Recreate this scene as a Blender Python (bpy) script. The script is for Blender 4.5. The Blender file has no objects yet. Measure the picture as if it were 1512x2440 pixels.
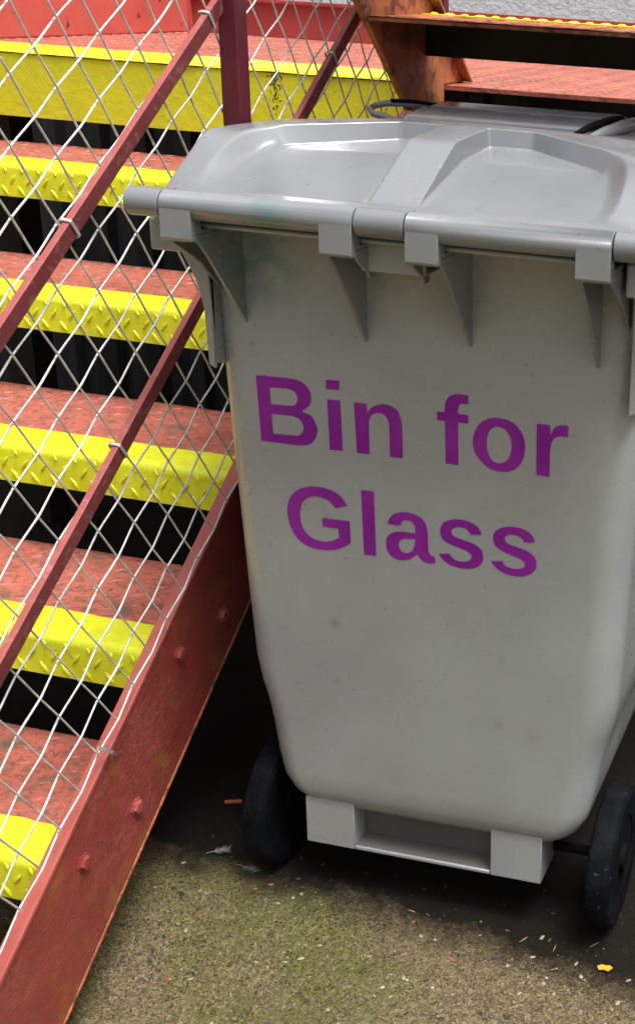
import bpy, bmesh, math, random
from mathutils import Vector, Matrix, noise
random.seed(7)
S = bpy.context.scene
COL = S.collection

# ------------------------------------------------------------------ camera
GZ = -0.022                                   # level of the concrete
def cam_rows(p, y, r):
    cy, sy = math.cos(y), math.sin(y)
    fwd = Vector((-sy*math.cos(p), cy*math.cos(p), -math.sin(p)))
    right = Vector((cy, sy, 0)); up = right.cross(fwd)
    c, s = math.cos(r), math.sin(r)
    return c*right+s*up, -s*right+c*up, fwd
cd = bpy.data.cameras.new("camera"); cam = bpy.data.objects.new("camera", cd); COL.objects.link(cam)
R_, U_, F_ = cam_rows(0.34379, 0.19374, 0.05791)
M = Matrix((R_, U_, -F_)).transposed().to_4x4(); M.translation = Vector((0.55902, -1.32883, 1.24139))
cam.matrix_world = M
cd.sensor_fit = 'VERTICAL'; cd.sensor_height = 24.0; cd.sensor_width = 24.0
cd.lens = 3121.85/2440*24.0
cd.shift_x = -770.64/2440; cd.shift_y = -139.06/2440
cd.clip_start = 0.02; cd.clip_end = 300
S.camera = cam
S.render.resolution_x, S.render.resolution_y = 634, 1024

# ------------------------------------------------------------------ light
SUN_EL, SUN_AZ = math.radians(71), math.radians(122)      # azimuth clockwise from +Y
w = bpy.data.worlds.new("World"); S.world = w; w.use_nodes = True
nt = w.node_tree; bg = nt.nodes["Background"]
sky = nt.nodes.new("ShaderNodeTexSky"); sky.sky_type = 'NISHITA'; sky.sun_disc = False
sky.sun_elevation = SUN_EL; sky.sun_rotation = SUN_AZ; sky.air_density = 1.0; sky.dust_density = 6.0; sky.ozone_density = 1.0
hs = nt.nodes.new("ShaderNodeHueSaturation"); hs.inputs["Saturation"].default_value = 0.45
nt.links.new(sky.outputs[0], hs.inputs["Color"]); # broken cloud cover: brighter overhead than at the horizon, soft patches
tc = nt.nodes.new("ShaderNodeTexCoord"); sp3 = nt.nodes.new("ShaderNodeSeparateXYZ"); nt.links.new(tc.outputs["Generated"], sp3.inputs[0])
gr = nt.nodes.new("ShaderNodeMapRange"); nt.links.new(sp3.outputs["Z"], gr.inputs[0])
gr.inputs[1].default_value = 0.0; gr.inputs[2].default_value = 0.9; gr.inputs[3].default_value = 0.16; gr.inputs[4].default_value = 1.25
cn = nt.nodes.new("ShaderNodeTexNoise"); cn.inputs["Scale"].default_value = 2.6; cn.inputs["Detail"].default_value = 5; nt.links.new(tc.outputs["Generated"], cn.inputs["Vector"])
cr = nt.nodes.new("ShaderNodeMapRange"); nt.links.new(cn.outputs["Fac"], cr.inputs[0])
cr.inputs[1].default_value = 0.42; cr.inputs[2].default_value = 0.62; cr.inputs[3].default_value = 0.7; cr.inputs[4].default_value = 1.9
mu = nt.nodes.new("ShaderNodeMath"); mu.operation = 'MULTIPLY'; nt.links.new(gr.outputs[0], mu.inputs[0]); nt.links.new(cr.outputs[0], mu.inputs[1])
vs_ = nt.nodes.new("ShaderNodeVectorMath"); vs_.operation = 'SCALE'; nt.links.new(hs.outputs[0], vs_.inputs[0]); nt.links.new(mu.outputs[0], vs_.inputs["Scale"])
nt.links.new(vs_.outputs[0], bg.inputs[0]); bg.inputs[1].default_value = 0.12
sd = bpy.data.lights.new("sun", 'SUN'); sd.energy = 2.6; sd.angle = math.radians(22); sd.color = (1.0, 0.965, 0.91)
sun = bpy.data.objects.new("sun", sd); COL.objects.link(sun)
dirv = Vector((math.sin(SUN_AZ)*math.cos(SUN_EL), math.cos(SUN_AZ)*math.cos(SUN_EL), math.sin(SUN_EL)))
sun.rotation_euler = dirv.to_track_quat('Z', 'Y').to_euler(); sun.location = (0, 0, 6)
S.view_settings.view_transform = 'Standard'; S.view_settings.look = 'None'
S.view_settings.exposure = 0.55; S.view_settings.gamma = 1.0

# ------------------------------------------------------------------ materials
def node_mat(name):
    m = bpy.data.materials.new(name); m.use_nodes = True
    n = m.node_tree; b = n.nodes["Principled BSDF"]
    return m, n, b
def N(nt, t, **k):
    x = nt.nodes.new(t)
    for a, v in k.items():
        if a in x.inputs: x.inputs[a].default_value = v
        else: setattr(x, a, v)
    return x
def coord(nt): return N(nt, "ShaderNodeTexCoord").outputs["Object"]
def noise_tex(nt, scale, detail=4, rough=.55, vec=None, stretch=None, dist=0.0):
    t = N(nt, "ShaderNodeTexNoise"); t.inputs["Scale"].default_value = scale
    t.inputs["Detail"].default_value = detail; t.inputs["Roughness"].default_value = rough
    t.inputs["Distortion"].default_value = dist
    v = vec or coord(nt)
    if stretch:
        mp = N(nt, "ShaderNodeMapping"); mp.inputs["Scale"].default_value = stretch
        if len(stretch) == 3: pass
        nt.links.new(v, mp.inputs[0]); v = mp.outputs[0]
    nt.links.new(v, t.inputs["Vector"]); return t.outputs["Fac"]
def ramp(nt, fac, stops):
    r = N(nt, "ShaderNodeValToRGB"); e = r.color_ramp.elements
    while len(e) < len(stops): e.new(0.5)
    for i, (p, c) in enumerate(stops):
        e[i].position = p; e[i].color = (c, c, c, 1) if isinstance(c, (int, float)) else (*c, 1)
    nt.links.new(fac, r.inputs[0]); return r.outputs[0]
def mix(nt, fac, a, b, mode='MIX'):
    m = N(nt, "ShaderNodeMix", data_type='RGBA', blend_type=mode)
    for s, v in ((m.inputs[0], fac), (m.inputs[6], a), (m.inputs[7], b)):
        if isinstance(v, (int, float)): s.default_value = v
        elif isinstance(v, tuple): s.default_value = (*v, 1)
        else: nt.links.new(v, s)
    return m.outputs[2]
def bump(nt, b, h, strength, dist, prev=None):
    x = N(nt, "ShaderNodeBump"); x.inputs["Strength"].default_value = strength; x.inputs["Distance"].default_value = dist
    nt.links.new(h, x.inputs["Height"])
    if prev: nt.links.new(prev, x.inputs["Normal"])
    nt.links.new(x.outputs[0], b.inputs["Normal"]); return x.outputs[0]
def mathn(nt, op, a, b=None):
    m = N(nt, "ShaderNodeMath", operation=op)
    for i, v in enumerate((a, b)):
        if v is None: continue
        if isinstance(v, (int, float)): m.inputs[i].default_value = v
        else: nt.links.new(v, m.inputs[i])
    return m.outputs[0]

def mat_plastic(name, col, rough, speck=.5, dust=.35, teal=None):
    m, n, b = node_mat(name)
    c = mix(n, ramp(n, noise_tex(n, 5, 5), [(.35, 0), (.7, 1)]), col, tuple(x*.84 for x in col))
    c = mix(n, ramp(n, noise_tex(n, 3.3, 6, .6, stretch=(1, 1, .35)), [(.48, 0), (.75, dust)]), c, (.34, .31, .25))
    # dark specks and scratches of real wear
    c = mix(n, ramp(n, noise_tex(n, 130, 2, .5), [(.70, 0), (.76, speck)]), c, (.07, .06, .05))
    c = mix(n, ramp(n, noise_tex(n, 34, 3, .6), [(.68, 0), (.84, speck*.3)]), c, (.12, .10, .08))
    c = mix(n, ramp(n, noise_tex(n, 20, 2, .5, stretch=(9, 1, .25)), [(.73, 0), (.77, .16)]), c, (.5, .5, .48))
    for (pt, r_, amt) in (((-.124, .118, .425), .012, .4), ((.105, .118, .41), .010, .15), ((.104, .12, .31), .010, .3), ((-.125, .12, .335), .006, .3), ((.15, .12, .30), .016, .15), ((.05, .11, .885), .05, .35)):
        co_ = coord(n); vm = N(n, 'ShaderNodeVectorMath', operation='DISTANCE'); n.links.new(co_, vm.inputs[0]); vm.inputs[1].default_value = pt
        dd = mathn(n, 'ADD', vm.outputs['Value'], mathn(n, 'MULTIPLY', noise_tex(n, 110, 3, .7), r_))
        c = mix(n, ramp(n, dd, [(r_*.5, amt), (r_*1.6, 0)]), c, (.085, .075, .065))
    if teal:                                   # green paint rubbed on to the handle and the corner below it
        co = coord(n)
        for (pt, r0, r1) in teal:
            vm = N(n, "ShaderNodeVectorMath", operation='DISTANCE'); n.links.new(co, vm.inputs[0]); vm.inputs[1].default_value = pt
            k_ = mathn(n, 'MULTIPLY', ramp(n, vm.outputs["Value"], [(r0, 1), (r1, 0)]), ramp(n, noise_tex(n, 38, 4, .6), [(.36, 0), (.62, .62)]))
            c = mix(n, k_, c, (.035, .17, .14))
    n.links.new(c, b.inputs["Base Color"])
    n.links.new(ramp(n, noise_tex(n, 9, 5, .6), [(.3, rough-.07), (.75, rough+.16)]), b.inputs["Roughness"])
    b.inputs["Specular IOR Level"].default_value = .75
    p = bump(n, b, noise_tex(n, 420, 2), .10, .0006); bump(n, b, noise_tex(n, 9, 2), .06, .006, p)
    return m
M_BODY = mat_plastic("grey_plastic_body", (.315, .338, .342), .24, .5, .18, [((-.205, .02, .945), .015, .05), ((-.20, .10, .90), .02, .07), ((-.13, -.015, .975), .01, .035)])
M_BAR = mat_plastic("grey_plastic_handle", (.215, .232, .242), .19, .5, .12, [((-.205, .02, .945), .015, .05), ((-.20, .10, .90), .02, .07), ((-.13, -.015, .975), .01, .035)])
M_LID = mat_plastic("grey_plastic_lid", (.185, .200, .212), .17, .5, .10)

M_GRIME = mat_plastic("shaded_recess_plastic", (.10, .095, .085), .6, .5, .2)  # shade of the foot recess put into a darker base colour

def mat_paint(name, col, dark, rough, flake=None, dirt=(.05, .04, .02), dirt_lo=.58, dirt_amt=.7, bumpd=.0009, fine=260, fl=(.66, .70), dscale=26, scuff=None):
    m, n, b = node_mat(name)
    c = mix(n, ramp(n, noise_tex(n, 7, 5, .6), [(.35, 0), (.7, 1)]), col, dark)
    c = mix(n, ramp(n, noise_tex(n, dscale, 6, .75, dist=.8), [(dirt_lo, 0), (dirt_lo+.13, dirt_amt)]), c, dirt)
    if scuff:
        k_ = mathn(n, 'MULTIPLY', ramp(n, noise_tex(n, 6, 4, .6), [(.45, 0), (.65, 1)]), ramp(n, noise_tex(n, 90, 4, .8, dist=1.2), [(.45, 0), (.68, .75)]))
        c = mix(n, k_, c, scuff)
        c = mix(n, ramp(n, noise_tex(n, 210, 3, .7), [(.60, 0), (.70, .6)]), c, dirt)
    if flake:
        c = mix(n, ramp(n, noise_tex(n, 17, 5, .6), [(fl[0], 0), (fl[1], 1)]), c, flake)
        c = mix(n, ramp(n, noise_tex(n, 150, 2, .5), [(.72, 0), (.76, .9)]), c, tuple(x*.35 for x in flake))
    n.links.new(c, b.inputs["Base Color"]); b.inputs["Roughness"].default_value = rough
    p = bump(n, b, noise_tex(n, fine, 3, .6), .5, bumpd); bump(n, b, noise_tex(n, 45, 3), .35, bumpd*2.5, p)
    return m
M_YEL = mat_paint("yellow_step_paint", (.68, .715, .022), (.55, .57, .018), .30, None, (.22, .19, .02), .57, .55, .0012, 300, (.66, .70), 70)
M_YELF = mat_paint("yellow_fascia_paint", (.60, .60, .022), (.50, .50, .018), .42, None, (.20, .17, .03), .58, .6, .0016, 120, (.66, .70), 45)
M_COR = mat_paint("coral_deck_paint", (.46, .125, .088), (.34, .080, .055), .48, (.13, .085, .055), (.085, .060, .035), .47, .80, .0022, 210, (.58, .72), 75, (.52, .17, .13))
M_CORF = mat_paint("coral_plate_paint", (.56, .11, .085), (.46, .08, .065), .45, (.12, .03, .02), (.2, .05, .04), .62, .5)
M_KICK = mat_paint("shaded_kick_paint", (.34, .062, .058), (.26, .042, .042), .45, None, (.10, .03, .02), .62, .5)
M_RED = mat_paint("red_stringer_paint", (.275, .047, .038), (.185, .028, .026), .42, (.27, .10, .022), (.16, .045, .02), .50, .55, .0020, 260, (.55, .72), 40, (.36, .13, .11))
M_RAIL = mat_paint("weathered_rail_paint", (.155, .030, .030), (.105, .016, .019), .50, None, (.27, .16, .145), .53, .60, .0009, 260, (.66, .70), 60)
M_RAILT = mat_paint("rail_lit_top_paint", (.31, .075, .066), (.25, .05, .048), .50, None, (.38, .20, .18), .54, .6, .0009, 260, (.66, .70), 60)  # lighter copy of the rail paint, light from above put into it
M_EDGE = mat_paint("stringer_edge_paint", (.38, .085, .062), (.30, .055, .045), .45, (.12, .03, .02), (.22, .07, .03), .60, .5, .0009, 260, (.68, .72), 60)
M_POST = mat_paint("maroon_post_paint", (.10, .010, .022), (.075, .008, .016), .34, None, (.03, .006, .008), .62, .5)
M_RUST = mat_paint("rusty_orange_steel", (.50, .17, .065), (.30, .075, .03), .62, (.05, .022, .012), (.03, .015, .01), .48, .85, .002)
M_GRIMEY = mat_paint("scorched_paint", (.13, .105, .02), (.06, .045, .012), .7)
M_BLACKST = mat_paint("near_black_steel", (.020, .012, .010), (.010, .008, .008), .75, None, (.03, .012, .008))

m, n, b = node_mat("galvanised_wire"); M_WIRE = m
n.links.new(ramp(n, noise_tex(n, 60, 3), [(.3, (.42, .42, .42)), (.75, (.68, .67, .65))]), b.inputs["Base Color"])
b.inputs["Roughness"].default_value = .42; b.inputs["Metallic"].default_value = .1
m, n, b = node_mat("tie_strap"); M_TIE = m
b.inputs["Base Color"].default_value = (.40, .38, .36, 1); b.inputs["Roughness"].default_value = .4; b.inputs["Metallic"].default_value = .3
m, n, b = node_mat("purple_vinyl"); M_VINYL = m
n.links.new(mix(n, ramp(n, noise_tex(n, 11, 3), [(.4, 0), (.62, 1)]), (.215, .008, .265), (.27, .018, .31)), b.inputs["Base Color"])
b.inputs["Roughness"].default_value = .4; b.inputs["Specular IOR Level"].default_value = .25
m, n, b = node_mat("black_rubber"); M_RUB = m
c = mix(n, ramp(n, noise_tex(n, 30, 4), [(.4, 0), (.7, 1)]), (.0015, .002, .003), (.006, .0075, .011))
c = mix(n, ramp(n, noise_tex(n, 190, 2), [(.70, 0), (.76, .8)]), c, (.11, .12, .13))
n.links.new(c, b.inputs["Base Color"]); b.inputs["Roughness"].default_value = .75; b.inputs["Specular IOR Level"].default_value = .10
bump(n, b, noise_tex(n, 160, 3), .8, .002)
m, n, b = node_mat("dark_gap_plastic"); M_DARK = m
b.inputs["Base Color"].default_value = (.003, .003, .0035, 1); b.inputs["Roughness"].default_value = .8; b.inputs["Specular IOR Level"].default_value = .1

# damp mossy concrete with small aggregate
m, n, b = node_mat("mossy_concrete"); M_GROUND = m
co = coord(n)
c = mix(n, ramp(n, noise_tex(n, 210, 5, .75, dist=1.5), [(.38, 0), (.62, 1)]), (.055, .038, .016), (.40, .32, .18))
c = mix(n, ramp(n, noise_tex(n, 45, 5, .7), [(.42, 0), (.70, .6)]), c, (.085, .062, .028))
c = mix(n, ramp(n, noise_tex(n, 3.6, 5, .6), [(.45, 0), (.72, .4)]), c, (.32, .28, .19))
sep = N(n, "ShaderNodeSeparateXYZ"); n.links.new(co, sep.inputs[0])
mossn = mathn(n, 'MULTIPLY', ramp(n, noise_tex(n, 4.5, 6, .7), [(.42, 0), (.58, 1)]), ramp(n, noise_tex(n, 170, 4, .7), [(.34, .15), (.60, 1)]))
mx = ramp(n, mathn(n, 'ADD', sep.outputs["X"], .62), [(.16, .15), (.30, 1), (.56, .9), (.74, .08)])
c = mix(n, mathn(n, 'MULTIPLY', mathn(n, 'MULTIPLY', mossn, mx), .85), c, (.115, .150, .006))
c = mix(n, ramp(n, noise_tex(n, 110, 4, .85, dist=3), [(.48, 0), (.58, .9)]), c, (.034, .023, .010))
c = mix(n, ramp(n, noise_tex(n, 85, 4, .85, dist=2.5), [(.56, 0), (.66, .65)]), c, (.36, .31, .20))
v = N(n, "ShaderNodeTexVoronoi"); v.inputs["Scale"].default_value = 230; n.links.new(co, v.inputs["Vector"])
sx = N(n, "ShaderNodeSeparateColor"); n.links.new(v.outputs["Color"], sx.inputs[0])
near = ramp(n, v.outputs["Distance"], [(.28, 1), (.50, 0)])
c = mix(n, mathn(n, 'MULTIPLY', near, ramp(n, sx.outputs[0], [(.80, 0), (.9, .55)])), c, (.40, .36, .26))
c = mix(n, mathn(n, 'MULTIPLY', near, ramp(n, sx.outputs[1], [(.72, 0), (.84, .75)])), c, (.030, .022, .012))
yshade_dirt = ramp(n, mathn(n, 'ADD', mathn(n, 'ADD', sep.outputs["Y"], mathn(n, 'MULTIPLY', sep.outputs["X"], .13)), mathn(n, 'MULTIPLY', noise_tex(n, 13, 6, .7), .16)), [(.130, 0), (.205, .97)])
c = mix(n, yshade_dirt, c, (.0035, .0022, .0013))  # shade under and beside the bin painted near-black, mixed with dirt
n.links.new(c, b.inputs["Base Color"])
b.inputs["Roughness"].default_value = .8; b.inputs["Specular IOR Level"].default_value = .2
p = bump(n, b, noise_tex(n, 190, 5, .75, dist=1.0), 1.0, .006); bump(n, b, noise_tex(n, 28, 4), .5, .008, p)

m, n, b = node_mat("painted_white_brick"); M_WHITE = m
c = mix(n, ramp(n, noise_tex(n, 20, 5, .6), [(.4, 0), (.7, 1)]), (.72, .72, .73), (.58, .57, .57))
n.links.new(c, b.inputs["Base Color"]); b.inputs["Roughness"].default_value = .8
bk = N(n, "ShaderNodeTexBrick"); bk.inputs["Scale"].default_value = 4.5; bk.inputs["Mortar Size"].default_value = .01
mp = N(n, "ShaderNodeMapping"); mp.inputs["Rotation"].default_value = (math.radians(90), 0, 0); n.links.new(coord(n), mp.inputs[0]); n.links.new(mp.outputs[0], bk.inputs["Vector"])
p = bump(n, b, noise_tex(n, 60, 4), .6, .006); bump(n, b, bk.outputs["Fac"], .5, -.006, p)
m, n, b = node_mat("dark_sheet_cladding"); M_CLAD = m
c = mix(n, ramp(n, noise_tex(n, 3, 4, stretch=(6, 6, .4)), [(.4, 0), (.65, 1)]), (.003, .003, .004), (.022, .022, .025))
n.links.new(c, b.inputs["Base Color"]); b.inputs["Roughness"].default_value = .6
def flat(name, col, rough=.6):
    m, n, b = node_mat(name)
    n.links.new(mix(n, ramp(n, noise_tex(n, 90, 3), [(.35, 0), (.7, 1)]), col, tuple(x*.55 for x in col)), b.inputs["Base Color"])
    b.inputs["Roughness"].default_value = rough; return m

# ------------------------------------------------------------------ mesh helpers
class MB:
    def __init__(s): s.v = []; s.f = []
    def add(s, vs, fs):
        o = len(s.v); s.v += [tuple(p) for p in vs]; s.f += [tuple(i+o for i in f) for f in fs]; return s
    def box(s, x0, x1, y0, y1, z0, z1):
        return s.add([(x, y, z) for x in (x0, x1) for y in (y0, y1) for z in (z0, z1)],
                     [(0,1,3,2),(4,6,7,5),(0,4,5,1),(2,3,7,6),(0,2,6,4),(1,5,7,3)])
    def prism(s, pts, axis, a, b):           # pts: polygon in the two other axes; extruded along axis from a to b
        def mk(p, t):
            q = list(p); q.insert(axis, t); return tuple(q)
        n = len(pts)
        return s.add([mk(p, a) for p in pts]+[mk(p, b) for p in pts],
                     [tuple(range(n)), tuple(range(2*n-1, n-1, -1))]+[(i, (i+1) % n + 0, (i+1) % n+n, i+n) for i in range(n)])
    def tube(s, path, r, n=10, caps=True, up=(0, 0, 1)):
        path = [Vector(p) for p in path]; rings = []
        for i, p in enumerate(path):
            d = (path[min(i+1, len(path)-1)]-path[max(i-1, 0)]).normalized()
            u = Vector(up)
            if abs(d.dot(u)) > .95: u = Vector((1, 0, 0))
            a = d.cross(u).normalized(); bb = a.cross(d)
            rr = r[i] if isinstance(r, (list, tuple)) else r
            rings.append([p+a*math.cos(2*math.pi*k/n)*rr+bb*math.sin(2*math.pi*k/n)*rr for k in range(n)])
        fs = []
        for i in range(len(rings)-1):
            for k in range(n):
                fs.append((i*n+k, i*n+(k+1) % n, (i+1)*n+(k+1) % n, (i+1)*n+k))
        if caps: fs += [tuple(range(n-1, -1, -1)), tuple(range((len(rings)-1)*n, len(rings)*n))]
        return s.add([q for r_ in rings for q in r_], fs)
    def lozenge(s, c, nrm, d, L, W, H):
        c, nrm, d = Vector(c), Vector(nrm).normalized(), Vector(d).normalized(); e = nrm.cross(d)
        vs = []; K = 8
        for (sc, h) in ((1, -.0002), (.72, H*.7), (.35, H)):
            for k in range(K):
                a = 2*math.pi*k/K; ca = math.cos(a); sa = math.sin(a)
                vs.append(c+d*(L/2*ca*sc)+e*(W/2*sa*sc*(1 if abs(ca) < .5 else .8))+nrm*h)
        fs = [(i*K+k, i*K+(k+1) % K, (i+1)*K+(k+1) % K, (i+1)*K+k) for i in range(2) for k in range(K)]+[tuple(range(2*K, 3*K))]
        return s.add(vs, fs)
    def build(s, name, mat, parent=None, smooth=None, bevel=0, loc=None, seg=2):
        me = bpy.data.meshes.new(name); me.from_pydata(s.v, [], s.f); me.update()
        bm = bmesh.new(); bm.from_mesh(me); bmesh.ops.recalc_face_normals(bm, faces=bm.faces); bm.to_mesh(me); bm.free()
        o = bpy.data.objects.new(name, me); COL.objects.link(o); me.materials.append(mat)
        if parent is not None: o.parent = parent
        if loc: o.location = loc
        if bevel:
            md = o.modifiers.new("bevel", 'BEVEL'); md.width = bevel; md.segments = seg; md.limit_method = 'ANGLE'; md.angle_limit = math.radians(35)
            if smooth is None: smooth = 40
        if smooth:
            me.shade_smooth()
            try: me.set_sharp_from_angle(angle=math.radians(smooth))
            except Exception: pass
        return o
def tag(o, label=None, cat=None, group=None, kind=None):
    if label: o["label"] = label
    if cat: o["category"] = cat
    if group: o["group"] = group
    if kind: o["kind"] = kind
    return o
def empty(name, loc=(0, 0, 0), rz=0):
    o = bpy.data.objects.new(name, None); COL.objects.link(o); o.location = loc; o.rotation_euler = (0, 0, rz); o.empty_display_size = .1; return o

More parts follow.
